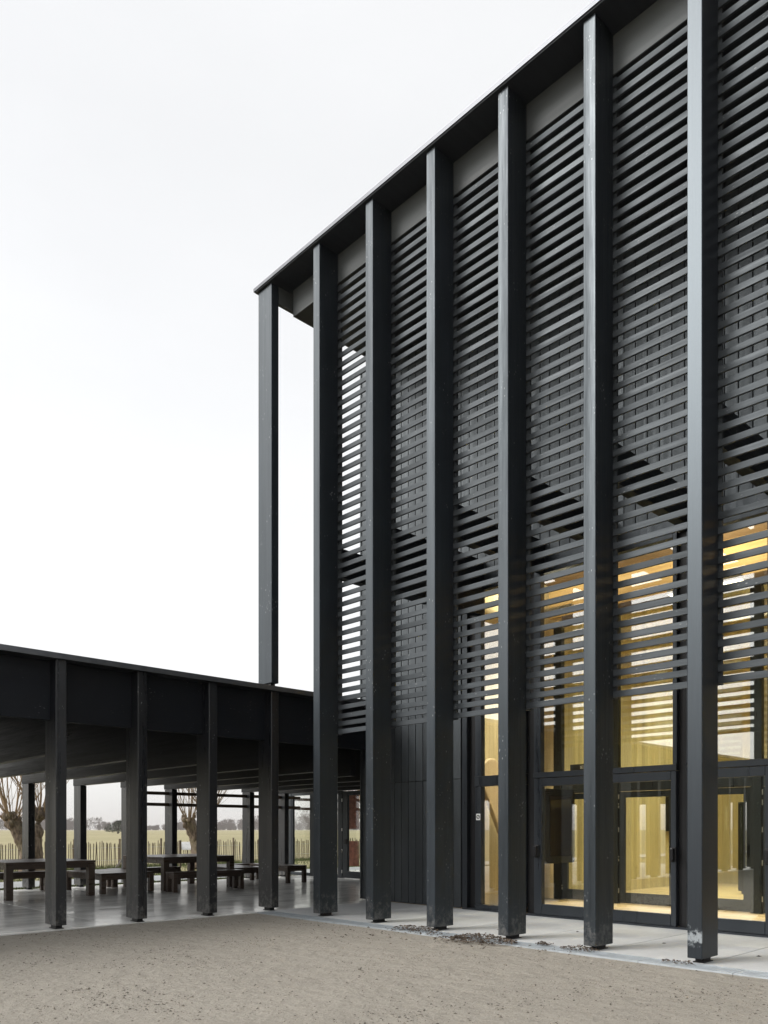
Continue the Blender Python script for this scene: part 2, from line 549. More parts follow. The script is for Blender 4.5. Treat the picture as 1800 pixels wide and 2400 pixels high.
# ------------------------------------------------------------------ the hall
hall = empty('timber_hall', (1.3, -5.0, 0), 'tall black timber hall with slatted facade and row of high posts', 'building')


def foot(parent, x, y, z, ztop):  # steel foot, widened and blackened to read as the shadow gap under the post
    b = MB()
    b.box((-0.11, -0.06, 0.0), (0.11, 0.06, 0.010))
    b.box((-0.085, -0.045, 0.010), (0.085, 0.045, ztop - z - 0.001))
    if parent.dimensions.y > parent.dimensions.x:
        b.v = [(py, px, pz) for (px, py, pz) in b.v]; b.f = [q[::-1] for q in b.f]
    b.build('post_foot', M['black'], parent, (x, y, z))


PB = 0.052
post_me = box_mesh(0.387, 0.16, ZTOP - PB, 0.006, M['post'], 'post')
scuff_me = box_mesh(0.387, 0.16, ZTOP - PB, 0.006, M['scuff'], 'scuff')
for i in range(1, 11):
    y = PY[i]
    p = link('post', scuff_me if i == 6 else post_me, None, hall, (0.387 / 2, y + 0.08, (ZTOP + PB) / 2))
    if i == 6: p['label'] = 'black post with worn white patch near its foot'
    foot(p, 0.20, y + 0.08, 0.0, PB)
# corner post standing on the canopy roof
p0 = link('post', box_mesh(0.152, 0.392, ZTOP - 3.93, 0.006, M['post'], 'corner'), None, hall, (0.076, 0.196, (ZTOP + 3.93) / 2))
p0['label'] = 'short corner post standing on the canopy roof'
foot(p0, 0.076, 0.15, 3.862, 3.93)

YEND = PY[11]
# thin roof, edge flashing, lowered soffit block with grey face
roof = box('roof', (-0.045, YEND, ZTOP + 0.002), (15.0, 0.435, ZTOP + 0.055), M['soffit'], hall)
box('roof_edge', (-0.062, YEND, ZTOP + 0.020), (-0.047, 0.452, ZTOP + 0.075), M['flash'], roof)
box('roof_edge', (-0.045, 0.437, ZTOP + 0.020), (15.0, 0.452, ZTOP + 0.075), M['flash'], roof)
so = box('soffit_block', (0.41, YEND, 10.346), (XW + 0.02, -0.098, ZTOP - 0.002), M['soffit'], hall)
for i in range(0, 11):
    y1 = PY[i] - 0.003 if i else -0.098
    box('fascia_panel', (0.392, PY[i + 1] + 0.003, 10.342), (0.408, y1, ZTOP - 0.004), M['fascia'], so)
box('end_beam', (0.156, 0.0, 10.515), (XW, 0.03, ZTOP - 0.003), M['fascia'], hall)

# horizontal slats: 48 per bay, the lowest ones closer together
zs = []
z = 2.964
for d in [0.128, 0.122, 0.142, 0.141, 0.137, 0.146]:
    zs.append(z); z += d
while len(zs) < 48:
    zs.append(z); z += 0.1566
SH, ST = 0.074, 0.030
slat_mes = []
for k in range(6):
    slat_mes.append(box_mesh(ST, S - 0.004, SH, 0.003, M['slat'], 'slat%d' % k))
for i in range(1, 7):
    scn = empty('slat_screen', (0.40, PY[i] - S / 2 + 0.08, zs[0]), parent=hall)
    for q in (PY[i] + 0.075, PY[i] - S + 0.13):
        box('batten', (0.422, q - 0.10, zs[0] - 0.01), (0.462, q - 0.02, 10.33), M['slat'], scn)
    for k, zz in enumerate(zs):
        o = link('slat', slat_mes[k % 6], None, scn, (0.405 + random.uniform(-.002, .002), PY[i] - S / 2 + 0.08, zz + SH / 2 + random.uniform(-.003, .003)))
        o.rotation_euler = (random.uniform(-.0025, .0025), random.uniform(-.02, .02), 0)
b = MB()
for i in range(7, 11):
    for zz in zs:
        b.box((0.39, PY[i + 1] + 0.08, zz), (0.42, PY[i] + 0.076, zz + SH))
o = b.build('slat_screen', M['slat'], hall); o['kind'] = 'stuff'

# tie beams from the posts to the wall
for i in range(1, 11):
    zl = 5.08 if i == 2 else 5.545
    xe = XW - 0.03 if i > 1 else 2.62
    box('tie_beam', (0.465, PY[i] + 0.002, zl), (xe, PY[i] + 0.158, 6.02), M['beam'], hall, 0.004)

# vertical cladding boards
clad = empty('cladding', (XW, -3, 0), parent=hall)
BW = 0.1862
Y0C = 0.60
back = MB()
back.box((XW + 0.03, YEND, 5.80), (XW + 0.10, Y0C, 10.6))
back.box((XW + 0.03, -2.03, 0.02), (XW + 0.10, Y0C, 5.80))
back.build('backing', M['black'], clad)
tiers = [(0.015, 2.294), (2.306, 5.785), (5.815, 10.60)]
nb = 0
for k in range(80):
    y1 = Y0C - k * BW; y0 = y1 - BW + 0.013
    if y0 < YEND: break
    for t, (za, zb) in enumerate(tiers):
        if t < 2 and y0 < -2.06: continue
        xx = XW - 0.0 + random.uniform(-0.002, 0.002)
        me = box_mesh(0.022, BW - 0.013, zb - za, 0.003, M['board'], t)
        link('board', me, None, clad, (xx + 0.011, (y0 + y1) / 2, (za + zb) / 2))
box('corner_trim', (XW - 0.02, Y0C + 0.004, 0.02), (XW + 0.12, Y0C + 0.04, 10.6), M['board'], clad)
box('lintel_trim', (XW - 0.035, YEND, 5.787), (XW + 0.02, -2.06, 5.813), M['flash'], clad)
# end wall and outer shell of the hall
sh = MB()
sh.box((XW + 0.11, Y0C - 0.12, 0.02), (15, Y0C - 0.02, 10.75))
sh.box((14.9, YEND, 0.02), (15, Y0C - 0.13, 10.75))
sh.box((XW + 0.11, YEND - 0.1, 0.02), (15, YEND, 10.75))
sh.build('outer_wall', M['board'], hall)

# glazing of the ground floor
FX0, FX1 = XW - 0.03, XW + 0.09


def pane(name, x, y0, y1, z0, z1, mat, parent, t=0.012):
    return box(name, (x, y0, z0), (x + t, y1, z1), mat, parent)


GT = 5.60
gl = empty('glazing', (XW, -5, 0), parent=hall)
box('head_frame', (FX0, YEND, GT), (FX1, -2.06, 5.785), M['frame'], gl)
# jambs between the bays; the set-back ones coloured black as dark recesses
for (ya, yb, xf) in [(-2.145, -2.035, 0.02), (-2.335, -2.147, 0.10), (-3.575, -3.395, 0.09), (-4.86, -4.70, 0.0), (-6.125, -5.985, 0.09), (-7.42, -7.28, 0.0), (-8.68, -8.5, 0), (-9.95, -9.75, 0), (-11.2, -11.0, 0), (-12.5, -12.3, 0), (-13.7, -13.5, 0)]:
    box('jamb', (FX0 + xf, ya, 0.031), (FX1 + 0.05, yb, GT - 0.003), M['black'] if xf > 0.08 else M['frame'], gl)
bays = [(-3.392, -2.338, 'fixed'), (-4.697, -3.568, 'door'), (-5.992, -4.863, 'door'), (-7.277, -6.128, 'door'), (-8.497, -7.423, 'fixed'), (-9.747, -8.683, 'fixed'), (-10.997, -9.953, 'fixed'), (-12.297, -11.203, 'fixed'), (-13.497, -12.503, 'fixed')]
for bi, (ya, yb, kind) in enumerate(bays):
    w = empty('window', (XW, (ya + yb) / 2, 2.32), parent=gl)
    sl = 0.13 if bi in (0, 1) else 0.08
    sr = 0.06
    # upper light
    box('frame', (FX0 + 0.01, yb - sl, 2.325), (FX1, yb, GT - 0.006), M['frame'], w, 0.003)
    box('frame', (FX0 + 0.01, ya, 2.325), (FX1, ya + sr, GT - 0.006), M['frame'], w, 0.003)
    box('frame', (FX0 - 0.006, ya, 2.145 if kind == 'fixed' else 2.235), (FX1 + 0.004, yb, 2.322), M['frame'], w, 0.004)
    box('frame', (FX0 + 0.012, ya + sr + .002, GT - 0.075), (FX1 - 0.01, yb - sl - .002, GT - 0.008), M['frame'], w, 0.003)
    pane('pane', XW + 0.03, ya + sr - .01, yb - sl + .01, 2.315, GT - 0.07, M['glass'], w)
    if kind == 'fixed':
        box('frame', (FX0 + 0.01, yb - sl, 0.11), (FX1, yb, 2.142), M['frame'], w, 0.003)
        box('frame', (FX0 + 0.01, ya, 0.11), (FX1, ya + sr, 2.142), M['frame'], w, 0.003)
        box('frame', (FX0, ya, 0.032), (FX1 + 0.004, yb, 0.107), M['frame'], w, 0.004)
        pane('pane', XW + 0.03, ya + sr - .01, yb - sl + .01, 0.10, 2.15, M['glass'], w)
    else:
        d = empty('door', (XW, (ya + yb) / 2, 0.0), parent=hall)
        box('stile', (FX0 + 0.004, yb - sl - 0.02, 0.033), (FX1 - 0.02, yb - 0.008, 2.228), M['frame'], d, 0.004)
        box('stile', (FX0 + 0.004, ya + 0.008, 0.033), (FX1 - 0.02, ya + 0.085, 2.228), M['frame'], d, 0.004)
        box('top_rail', (FX0 + 0.004, ya + 0.087, 2.10), (FX1 - 0.02, yb - sl - 0.022, 2.228), M['frame'], d, 0.004)
        box('bottom_rail', (FX0 + 0.004, ya + 0.087, 0.033), (FX1 - 0.02, yb - sl - 0.022, 0.20), M['frame'], d, 0.004)
        pane('pane', XW + 0.02, ya + 0.08, yb - sl - 0.012, 0.19, 2.11, M['glass'], d)
        hy = yb - 0.075 if bi == 1 else (ya + 0.04)
        hm = MB()
        hm.box((-0.035, -0.045, -0.105), (0.0, 0.045, 0.105))
        hm.box((-0.085, -0.028, -0.085), (-0.037, 0.028, 0.085))
        ho = hm.build('handle', M['black'], d, (FX0 + 0.003, hy, 1.05))
        mod = ho.modifiers.new('bevel', 'BEVEL'); mod.width = 0.012; mod.segments = 2

box('threshold', (XW - 0.045, YEND, 0.003), (XW + 0.14, -2.06, 0.029), M['frame'], gl)
# interior shell
room = empty('interior', (8, -6, 0), parent=hall)
box('floor', (XW + 0.02, YEND + 0.01, -0.10), (14.8, Y0C - 0.2, 0.004), M['wood_floor'], room)
box('side_wall', (XW + 0.105, -1.9, 0.005), (14.8, -1.78, 9.0), M['wood_wall'], room)
box('back_wall', (12.6, YEND + 0.02, 0.006), (12.7, -1.905, 9.0), M['wood_wall_y'], room)
box('far_wall', (XW + 0.12, YEND + 0.03, 0.006), (12.59, YEND + 0.15, 9.0), M['wood_wall'], room)
box('ceiling', (5.66, YEND + 0.02, 8.6), (12.59, -1.905, 8.7), M['wood_dark'], room)
box('porch_ceiling', (XW + 0.11, YEND + 0.16, 6.32), (5.46, -1.905, 6.42), M['wood_dark'], room)
PX = 5.55
part = empty('inner_screen', (PX, -5, 0), parent=hall)
box('top_beam', (PX - 0.07, YEND + 0.16, 5.66), (PX + 0.09, -1.905, 6.315), M['wood_beam'], part)
box('spandrel', (PX - 0.05, YEND + 0.16, 6.43), (PX + 0.05, -1.905, 8.6), M['wood_beam'], part)
box('rail', (PX - 0.05, YEND + 0.16, 5.46), (PX + 0.05, -2.20, 5.655), M['wood_dark'], part)
box('rail', (PX - 0.04, YEND + 0.16, 2.12), (PX + 0.04, -2.20, 2.30), M['frame'], part)
for yy in (-2.10, -3.35, -4.66, -5.97, -7.25, -8.5, -9.8, -11.1, -12.4):
    box('mullion', (PX - 0.06, yy - 0.09, 0.008), (PX + 0.06, yy + 0.09, 5.45), M['frame'], part)
ys = [-2.10, -3.35, -4.66, -5.97, -7.25, -8.5, -9.8, -11.1, -12.4]
for k in range(8):
    yb, ya = ys[k] - 0.094, ys[k + 1] + 0.094
    pane('pane', PX - 0.006, ya, yb, 2.305, 5.455, M['glass_in'], part)
    if k < 5:
        d = empty('door', (PX, (ya + yb) / 2, 0.008), parent=hall)
        box('stile', (PX - 0.03, yb - 0.12, 0.02), (PX + 0.03, yb - 0.004, 2.112), M['frame'], d)
        box('stile', (PX - 0.03, ya + 0.004, 0.02), (PX + 0.03, ya + 0.12, 2.112), M['frame'], d)
        box('top_rail', (PX - 0.03, ya + 0.122, 2.0), (PX + 0.03, yb - 0.122, 2.112), M['frame'], d)
        box('bottom_rail', (PX - 0.03, ya + 0.122, 0.02), (PX + 0.03, yb - 0.122, 0.22), M['frame'], d)
        pane('pane', PX - 0.006, ya + 0.115, yb - 0.115, 0.21, 2.01, M['glass_in'], d)
        for hz in (0.25, 0.85, 1.4, 1.85, 2.02):
            box('hinge', (PX - 0.046, yb - 0.012, hz - 0.045), (PX - 0.031, yb + 0.006, hz + 0.045), M['hinge'], d)
        hm = MB()
        hm.box((-0.03, -0.04, -0.10), (0.0, 0.04, 0.10))
        hm.box((-0.08, -0.022, -0.07), (-0.032, 0.022, 0.07))
        hm.build('handle', M['black'], d, (PX - 0.031, ya + 0.06, 1.05))
for xx in (6.9, 8.2, 9.5, 10.8):
    box('roof_beam', (xx - 0.1, YEND + 0.2, 7.6), (xx + 0.1, -1.905, 8.1), M['wood_beam'], room)

# ceiling lamps inside (they are lit)
lamp_em = NT('lit_lamp_diffuser')
em = lamp_em.n('Emission', ins={'Color': (1.0, 0.88, 0.68, 1), 'Strength': 7.0})
lamp_em.t.links.new(em.outputs[0], lamp_em.out.inputs['Surface'])


def lamp(x, y, z, power, label):
    t = empty('ceiling_lamp', (x, y, z), label, 'lamp', 'lamps inside the hall')
    box('housing', (x - 0.07, y - 0.6, z + 0.012), (x + 0.07, y + 0.6, z + 0.08), M['white'], t)
    box('diffuser', (x - 0.06, y - 0.58, z), (x + 0.06, y + 0.58, z + 0.011), lamp_em.m, t)
    for k, (e, rx) in enumerate(((power * 0.75, 0.0), (power, math.pi))):
        ld = bpy.data.lights.new('lamp_light', 'AREA')
        ld.shape = 'RECTANGLE'; ld.size = 0.12; ld.size_y = 1.16
        ld.spread = R(75) if k == 0 else R(170)
        ld.energy = e; ld.color = (1.0, 0.88, 0.68)
        lo = bpy.data.objects.new('lamp_light', ld)
        COL.objects.link(lo)
        lo.parent = t; lo.location = (0, 0, 0.09 if k else -0.006); lo.rotation_euler = (rx, 0, 0)


for k, (x, y) in enumerate([(3.9, -2.9), (4.4, -5.6), (4.4, -8.2)]):
    lamp(x, y, 5.25, 110, ['lit strip lamp hung in the porch nearest the cladding', 'lit strip lamp hung in the porch behind the glazed doors', 'lit strip lamp hung in the porch towards the right edge'][k])
for k, (x, y) in enumerate([(7.6, -3.6), (10.2, -3.6), (7.6, -7.0), (10.2, -7.0)]):
    lamp(x, y, 6.9, 175, ['lit strip lamp high in the hall near the pale timber side wall', 'lit strip lamp high at the back of the hall by the side wall', 'lit strip lamp high in the hall over the middle', 'lit strip lamp high at the back of the hall over the middle'][k])

# ------------------------------------------------------------------ the canopy
can = empty('canopy', (-3, 4, 0), 'low black timber canopy with flat roof over the terrace', 'canopy')
CY1 = 8.3
XL = -9 * SCN * 2 + SCN
croof = box('roof', (XL, -0.055, 3.79), (6.86, CY1, 3.84), M['soffit'], can)
box('roof_edge', (XL, -0.085, 3.785), (XW + 4, -0.057, 3.862), M['flash'], croof)
box('roof_edge', (XL, CY1 + 0.002, 3.785), (6.86, CY1 + 0.03, 3.862), M['flash'], croof)
cp_me = box_mesh(0.152, 0.392, 3.788 - PB, 0.006, M['postw'], 'cpost')
jo_me = box_mesh(0.14, CY1 - 0.02 - 0.394, 3.785 - 2.475, 0.004, M['joist'], 'joist')
bp_me = box_mesh(0.152, 0.392, 2.47 - PB, 0.006, M['postw'], 'bpost')
YB = 7.83
n0 = -15
for n in range(n0, 6):
    x = n * SCN
    if n <= 1:
        p = link('post', cp_me, None, can, (x + 0.076, 0.196, (3.788 + PB) / 2))
        foot(p, x + 0.076, 0.17, 0.0, PB)
    if n <= 1:
        link('joist', jo_me, None, can, (x + 0.076, (CY1 - 0.02 + 0.394) / 2, (3.785 + 2.475) / 2))
    else:
        link('joist', box_mesh(0.14, CY1 - 0.02 - 0.75, 3.785 - 2.475, 0.004, M['joist'], 'joist'), None, can, (x + 0.076, (CY1 - 0.02 + 0.75) / 2, (3.785 + 2.475) / 2))
    p = link('post', bp_me, None, can, (x + 0.076, YB + 0.196, (2.47 + PB) / 2))
    foot(p, x + 0.076, YB + 0.19, 0.0, PB)
for n in range(n0, 2):
    x0 = n * SCN + 0.154
    x1 = (n + 1) * SCN - 0.002
    if n == 1: x1 = XW - 0.03
    box('edge_beam', (x0, 0.20, 2.95), (x1, 0.33, 3.786), M['beam'], can, 0.004)
for n in range(1, 6):
    x0 = n * SCN + 0.154
    x1 = (n + 1) * SCN - 0.002 if n < 5 else 6.86
    for (za, zb) in ((2.315, 2.40), (2.02, 2.105)):
        box('rail', (x0, YB + 0.16, za), (x1, YB + 0.20, zb), M['rail'], can, 0.003)

# ------------------------------------------------------------------ glazed pavilion at the end of the terrace
GX = 6.95
pav = empty('glazed_pavilion', (GX, 7, 0), 'black framed glass front with door at the end of the terrace', 'building')
box('head_frame', (GX - 0.05, 0.62, 2.52), (GX + 0.07, 9.0, 3.78), M['frame'], pav)
box('roof', (GX - 0.06, 0.62, 3.785), (10.5, 9.3, 3.86), M['soffit'], pav)
box('jamb', (GX - 0.05, 8.52, 0.01), (GX + 0.07, 8.80, 2.515), M['frame'], pav)
box('mullion', (GX - 0.05, 7.42, 0.01), (GX + 0.06, 7.56, 2.515), M['frame'], pav)
box('mullion', (GX - 0.05, 6.12, 0.01), (GX + 0.06, 6.27, 2.515), M['frame'], pav)
box('mullion', (GX - 0.05, 4.66, 0.01), (GX + 0.06, 4.80, 2.515), M['frame'], pav)
box('wall', (GX - 0.04, 0.62, 0.01), (GX + 0.06, 4.655, 2.515), M['board'], pav)
w = empty('window', (GX, 8.0, 0.0), parent=pav)
for (ya, yb) in ((7.565, 8.515), (6.275, 7.415)):
    box('frame', (GX - 0.04, ya, 0.01), (GX + 0.05, yb, 0.10), M['frame'], w)
    box('frame', (GX - 0.04, ya, 2.44), (GX + 0.05, yb, 2.515), M['frame'], w)
    box('frame', (GX - 0.038, ya, 0.102), (GX + 0.045, ya + 0.04, 2.437), M['frame'], w)
    box('frame', (GX - 0.038, yb - 0.06, 0.102), (GX + 0.045, yb, 2.437), M['frame'], w)
    pane('pane', GX, ya + .035, yb - 0.055, 0.095, 2.445, M['glass_clear'], w)
d = empty('door', (GX, 5.5, 0.0), parent=pav)
box('stile', (GX - 0.04, 5.90, 0.02), (GX + 0.04, 6.112, 2.50), M['frame'], d)
box('stile', (GX - 0.04, 4.81, 0.02), (GX + 0.04, 4.95, 2.50), M['frame'], d)
box('top_rail', (GX - 0.04, 4.952, 2.38), (GX + 0.04, 5.898, 2.50), M['frame'], d)
box('bottom_rail', (GX - 0.04, 4.952, 0.02), (GX + 0.04, 5.898, 0.21), M['frame'], d)
pane('pane', GX, 4.945, 5.905, 0.2, 2.39, M['glass_clear'], d)
box('handle', (GX - 0.10, 5.86, 0.98), (GX - 0.042, 5.97, 1.14), M['black'], d, 0.01)
for hz in (0.15, 0.75, 1.35, 2.2):
    box('hinge', (GX - 0.055, 6.105, hz), (GX - 0.041, 6.135, hz + 0.09), M['hinge'], d)
box('floor', (GX + 0.08, 0.7, -0.1), (10.4, 9.2, 0.003), M['terrace'], pav)
for yy in (8.75, 4.6):
    box('post', (10.25, yy, 0.01), (10.4, yy + 0.15, 3.78), M['postw'], pav)
for (za, zb) in ((2.315, 2.40), (2.02, 2.105)):
    box('rail', (GX + 0.08, 8.90, za), (10.2, 8.94, zb), M['rail'], pav)

rp = tag(box('notice_panel', (7.6, 6.20, 1.42), (7.64, 6.62, 2.47), M['rust'], None, 0.004), 'upper rust red panel seen through the pavilion door', 'panel')
rp = tag(box('notice_panel', (7.6, 6.20, 0.32), (7.64, 6.62, 1.06), M['rust'], None, 0.004), 'lower rust red panel seen through the pavilion door', 'panel')

# ------------------------------------------------------------------ terrace furniture
def table_like(name, label, cat, x0, x1, y0, y1, h, leg, group, rz=0.0, apron=0.10):
    cx, cy = (x0 + x1) / 2, (y0 + y1) / 2
    t = empty(name, (cx, cy, 0), label, cat, group)
    w, dd = (x1 - x0), (y1 - y0)
    n = max(3, int(round(dd / 0.16)))
    for k in range(n):
        ya = -dd / 2 + k * dd / n
        link('top_plank', box_mesh(w, dd / n - 0.006, 0.045, 0.004, M['table'], None), None, t, (0, ya + dd / n / 2, h - 0.0225 + random.uniform(-.001, .001)), world=False)
    lm = box_mesh(leg, leg, h - 0.047, 0.005, M['table'], 'leg')
    for sx in (-1, 1):
        for sy in (-1, 1):
            link('leg', lm, None, t, (sx * (w / 2 - leg / 2 - 0.004), sy * (dd / 2 - leg / 2 - 0.004), (h - 0.047) / 2), world=False)
    for sy in (-1, 1):
        link('apron', box_mesh(w - 2 * leg - 0.012, 0.04, apron, 0.003, M['table'], 'ax'), None, t, (0, sy * (dd / 2 - 0.035), h - 0.048 - apron / 2), world=False)
    for sx in (-1, 1):
        link('apron', box_mesh(0.04, dd - 2 * leg - 0.012, apron, 0.003, M['table'], 'ay'), None, t, (sx * (w / 2 - 0.035), 0, h - 0.048 - apron / 2), world=False)
    t.rotation_euler = (0, 0, rz)
    return t


table_like('wooden_table', 'large dark wooden table nearest the left edge of the terrace', 'table', -2.62, -0.80, 5.22, 7.0, 0.75, 0.14, 'terrace tables', R(1.0))
table_like('wooden_table', 'large dark wooden table in the middle of the terrace with bench before it', 'table', 0.82, 2.76, 5.35, 7.25, 0.77, 0.14, 'terrace tables', R(2.0))
table_like('wooden_bench', 'long narrow dark bench in front of the middle table', 'bench', 0.78, 2.62, 4.72, 5.10, 0.45, 0.10, 'terrace benches', R(-1.0))
table_like('wooden_bench', 'wide low dark bench between the two tables', 'bench', -0.60, 0.66, 5.42, 7.25, 0.45, 0.11, 'terrace benches', R(1.5))
table_like('wooden_bench', 'long bench at the back edge behind the left table', 'bench', -3.2, -0.98, 7.20, 7.55, 0.45, 0.10, 'terrace benches')
table_like('wooden_bench', 'long bench at the back edge behind the middle table', 'bench', 0.50, 2.34, 7.16, 7.52, 0.45, 0.10, 'terrace benches')
table_like('wooden_bench', 'wide low dark bench right of the middle table', 'bench', 2.95, 3.95, 5.55, 7.25, 0.45, 0.11, 'terrace benches', R(-1.5))
table_like('wooden_bench', 'dark bench nearest the glazed pavilion', 'bench', 4.45, 5.08, 5.42, 7.2, 0.46, 0.10, 'terrace benches', R(-1.0))
table_like('wooden_bench', 'bench at the back edge towards the pavilion', 'bench', 3.3, 4.98, 7.42, 7.78, 0.45, 0.10, 'terrace benches')

# ------------------------------------------------------------------ things inside the hall
ds = empty('display_panel', (5.0, -2.42, 1.45), 'black portrait display panel with rounded corners behind the glazed door', 'display')


def rrect(w, h, r, n=5):
    o = []
    for (cx, cy, a0) in ((w / 2 - r, h / 2 - r, 0), (-w / 2 + r, h / 2 - r, 90), (-w / 2 + r, -h / 2 + r, 180), (w / 2 - r, -h / 2 + r, 270)):
        for k in range(n + 1):
            a = R(a0 + 90 * k / n)
            o.append((cx + r * math.cos(a), cy + r * math.sin(a)))
    return o


b = MB(); b.prism(rrect(1.0, 1.42, 0.06), -0.04, 0.04); b.build('casing', M['black'], ds, (4.98, -2.47, 1.465))
b = MB(); b.prism(rrect(0.72, 1.16, 0.01), -0.046, -0.041); b.build('screen', M['screen'], ds, (4.98, -2.47, 1.47))
box('wall_bracket', (4.7, -2.428, 1.2), (5.25, -1.905, 1.5), M['black'], ds)

b = MB()
ol = [(3.30, 2.69)]
cxp, czp, rp_ = 3.30, 2.42, 0.27
ol = [(cxp + rp_ * math.cos(R(a)), czp + rp_ * math.sin(R(a))) for a in range(20, 201, 15)]
ol += [(3.03, 2.18), (3.46, 1.45), (4.28, 0.03), (4.9, 0.03), (3.98, 1.6), (3.62, 2.2)]
b.prism(ol, -0.04, 0.05)
o = b.build('wooden_paddle', M['paddle'], None, (0, -2.16, 0))
mod = o.modifiers.new('bevel', 'BEVEL'); mod.width = 0.02; mod.segments = 2
tag(o, 'large pale wooden paddle with rounded head leaning inside the glazing', 'paddle')

ex = empty('exit_sign', (5.47, -2.62, 2.50), 'small black sign with white arrow hanging over the inner door', 'sign')
box('plate', (5.46, -2.80, 2.55), (5.48, -2.42, 2.68), M['black'], ex)
box('bracket', (5.465, -2.63, 2.31), (5.475, -2.59, 2.549), M['black'], ex)
b = MB()
b.box((5.4545, -2.720, 2.585), (5.459, -2.655, 2.590)); b.box((5.4545, -2.720, 2.642), (5.459, -2.655, 2.647))
b.box((5.4545, -2.720, 2.591), (5.459, -2.715, 2.641)); b.box((5.4545, -2.660, 2.591), (5.459, -2.655, 2.641))
b.box((5.4545, -2.690, 2.605), (5.459, -2.683, 2.638))
n = len(b.v)
b.v += [(5.4545, -2.703, 2.612), (5.4545, -2.670, 2.612), (5.4545, -2.6865, 2.594)]
b.f.append((n, n + 1, n + 2))
b.build('pictogram', M['white'], ex)

# no smoking sticker on the frame left of the fixed light
st = empty('door_sticker', (FX0 + 0.008, -2.41, 1.62), 'small white square sticker with crossed ring on the frame', 'sticker')
box('plate', (FX0 + 0.005, -2.455, 1.565), (FX0 + 0.0085, -2.365, 1.675), M['white'], st)
b = MB()
for k in range(20):
    a0, a1 = 2 * math.pi * k / 20, 2 * math.pi * (k + 1) / 20
    n = len(b.v)
    for a, r in ((a0, .022), (a1, .022), (a1, .036), (a0, .036)):
        b.v.append((0, r * math.cos(a), r * math.sin(a)))
    b.f.append((n, n + 1, n + 2, n + 3))
n = len(b.v)
b.v += [(0, -.024, .018), (0, -.018, .024), (0, .024, -.018), (0, .018, -.024)]
b.f.append((n, n + 1, n + 2, n + 3))
b.build('crossed_ring', M['black'], st, (FX0 + 0.003, -2.41, 1.62))

mo = empty('wall_monitor', (10.9, -1.95, 1.7), 'small black monitor on the pale timber wall beyond the inner door', 'monitor')
box('casing', (10.45, -1.99, 1.36), (11.35, -1.903, 2.3), M['black'], mo, 0.01)
box('screen', (10.52, -1.996, 1.42), (11.28, -1.991, 2.24), M['screen'], mo)
# added black block standing in for dark reflection and unlit room behind the doors
cb = empty('dark_block', (9.6, -4.9, 0), 'black block added inside the hall for the dark area behind the right doors', 'dark_block')
box('dark_block_body', (9.5, -5.75, 0.06), (10.1, -4.05, 2.0), M['black'], cb, 0.01)
for k in range(2):
    box('dark_block_front', (9.475, -5.74 + k * 0.85, 0.1), (9.498, -4.91 + k * 0.85, 1.97), M['black'], cb, 0.004)
box('dark_block_base', (9.55, -5.7, 0.005), (10.05, -4.1, 0.058), M['black'], cb)

# ------------------------------------------------------------------ drain grating in front of the posts
dg = empty('drain_grate', (-0.12, -4, 0), 'galvanised mesh drain grating along the foot of the hall posts', 'grate')
for k in range(14):
    y1 = 0.02 - k * 1.0; y0 = y1 - 0.992
    b = MB()
    for x in (-0.275, 0.012):
        b.box((x - 0.006, y0, -0.03), (x + 0.006, y1, 0.002))
    x = -0.24
    while x < 0.0:
        b.box((x - 0.0025, y0, -0.02), (x + 0.0025, y1, 0.0)); x += 0.034
    y = y0 + 0.012
    while y < y1:
        b.box((-0.268, y - 0.0035, -0.016), (0.005, y + 0.0035, -0.001)); y += 0.034
    b.build('grate_panel', M['steel'], dg)
box('channel', (-0.28, -14, -0.066), (0.02, 0.03, -0.045), M['sand'], dg)

# ------------------------------------------------------------------ leaves and debris
def leaf_pile(name, spots, label, cat):
    v, f = [], []
    for (cx, cy, rx, ry, n, hh) in spots:
        for _ in range(n):
            r = math.sqrt(random.random()); a = random.uniform(0, 2 * math.pi)
            x, y = cx + rx * r * math.cos(a), cy + ry * r * math.sin(a)
            z = 0.004 + (1 - r) * hh * random.random()
            L = random.uniform(0.02, 0.055); W = L * random.uniform(0.35, 0.6)
            t = random.uniform(0, 2 * math.pi); tl = random.uniform(-.7, .7); cu = random.uniform(.2, .6) * W
            u = Vector((math.cos(t), math.sin(t), tl * 0.6)); w = Vector((-math.sin(t), math.cos(t), random.uniform(-.5, .5)))
            c = Vector((x, y, z + L * 0.25)); b0 = len(v)
            v += [c - u * L * .5, c - w * W * .5 + Vector((0, 0, cu)), c + u * L * .5, c + w * W * .5 + Vector((0, 0, cu)), c]
            f += [(b0, b0 + 1, b0 + 4), (b0 + 1, b0 + 2, b0 + 4), (b0 + 2, b0 + 3, b0 + 4), (b0 + 3, b0, b0 + 4)]
    o = pydata(name, v, f, M['leaf'])
    return tag(o, label, cat, kind='stuff')


leaf_pile('leaf_litter', [(-0.27, -4.85, 0.30, 0.50, 620, 0.10), (-0.45, -4.6, 0.25, 0.35, 170, 0.04), (-0.05, -3.45, 0.22, 0.38, 210, 0.05), (-0.25, -3.7, 0.3, 0.5, 90, 0.02),
                          (-0.05, -6.12, 0.16, 0.24, 130, 0.05), (-0.02, -5.6, 0.10, 0.12, 60, 0.04), (-0.12, -7.35, 0.12, 0.22, 45, 0.02), (-0.9, -3.6, 0.8, 1.0, 60, 0.005), (-0.5, -5.3, 0.4, 1.0, 50, 0.005)],
          'brown dry leaves drifted along the drain grating', 'leaves')


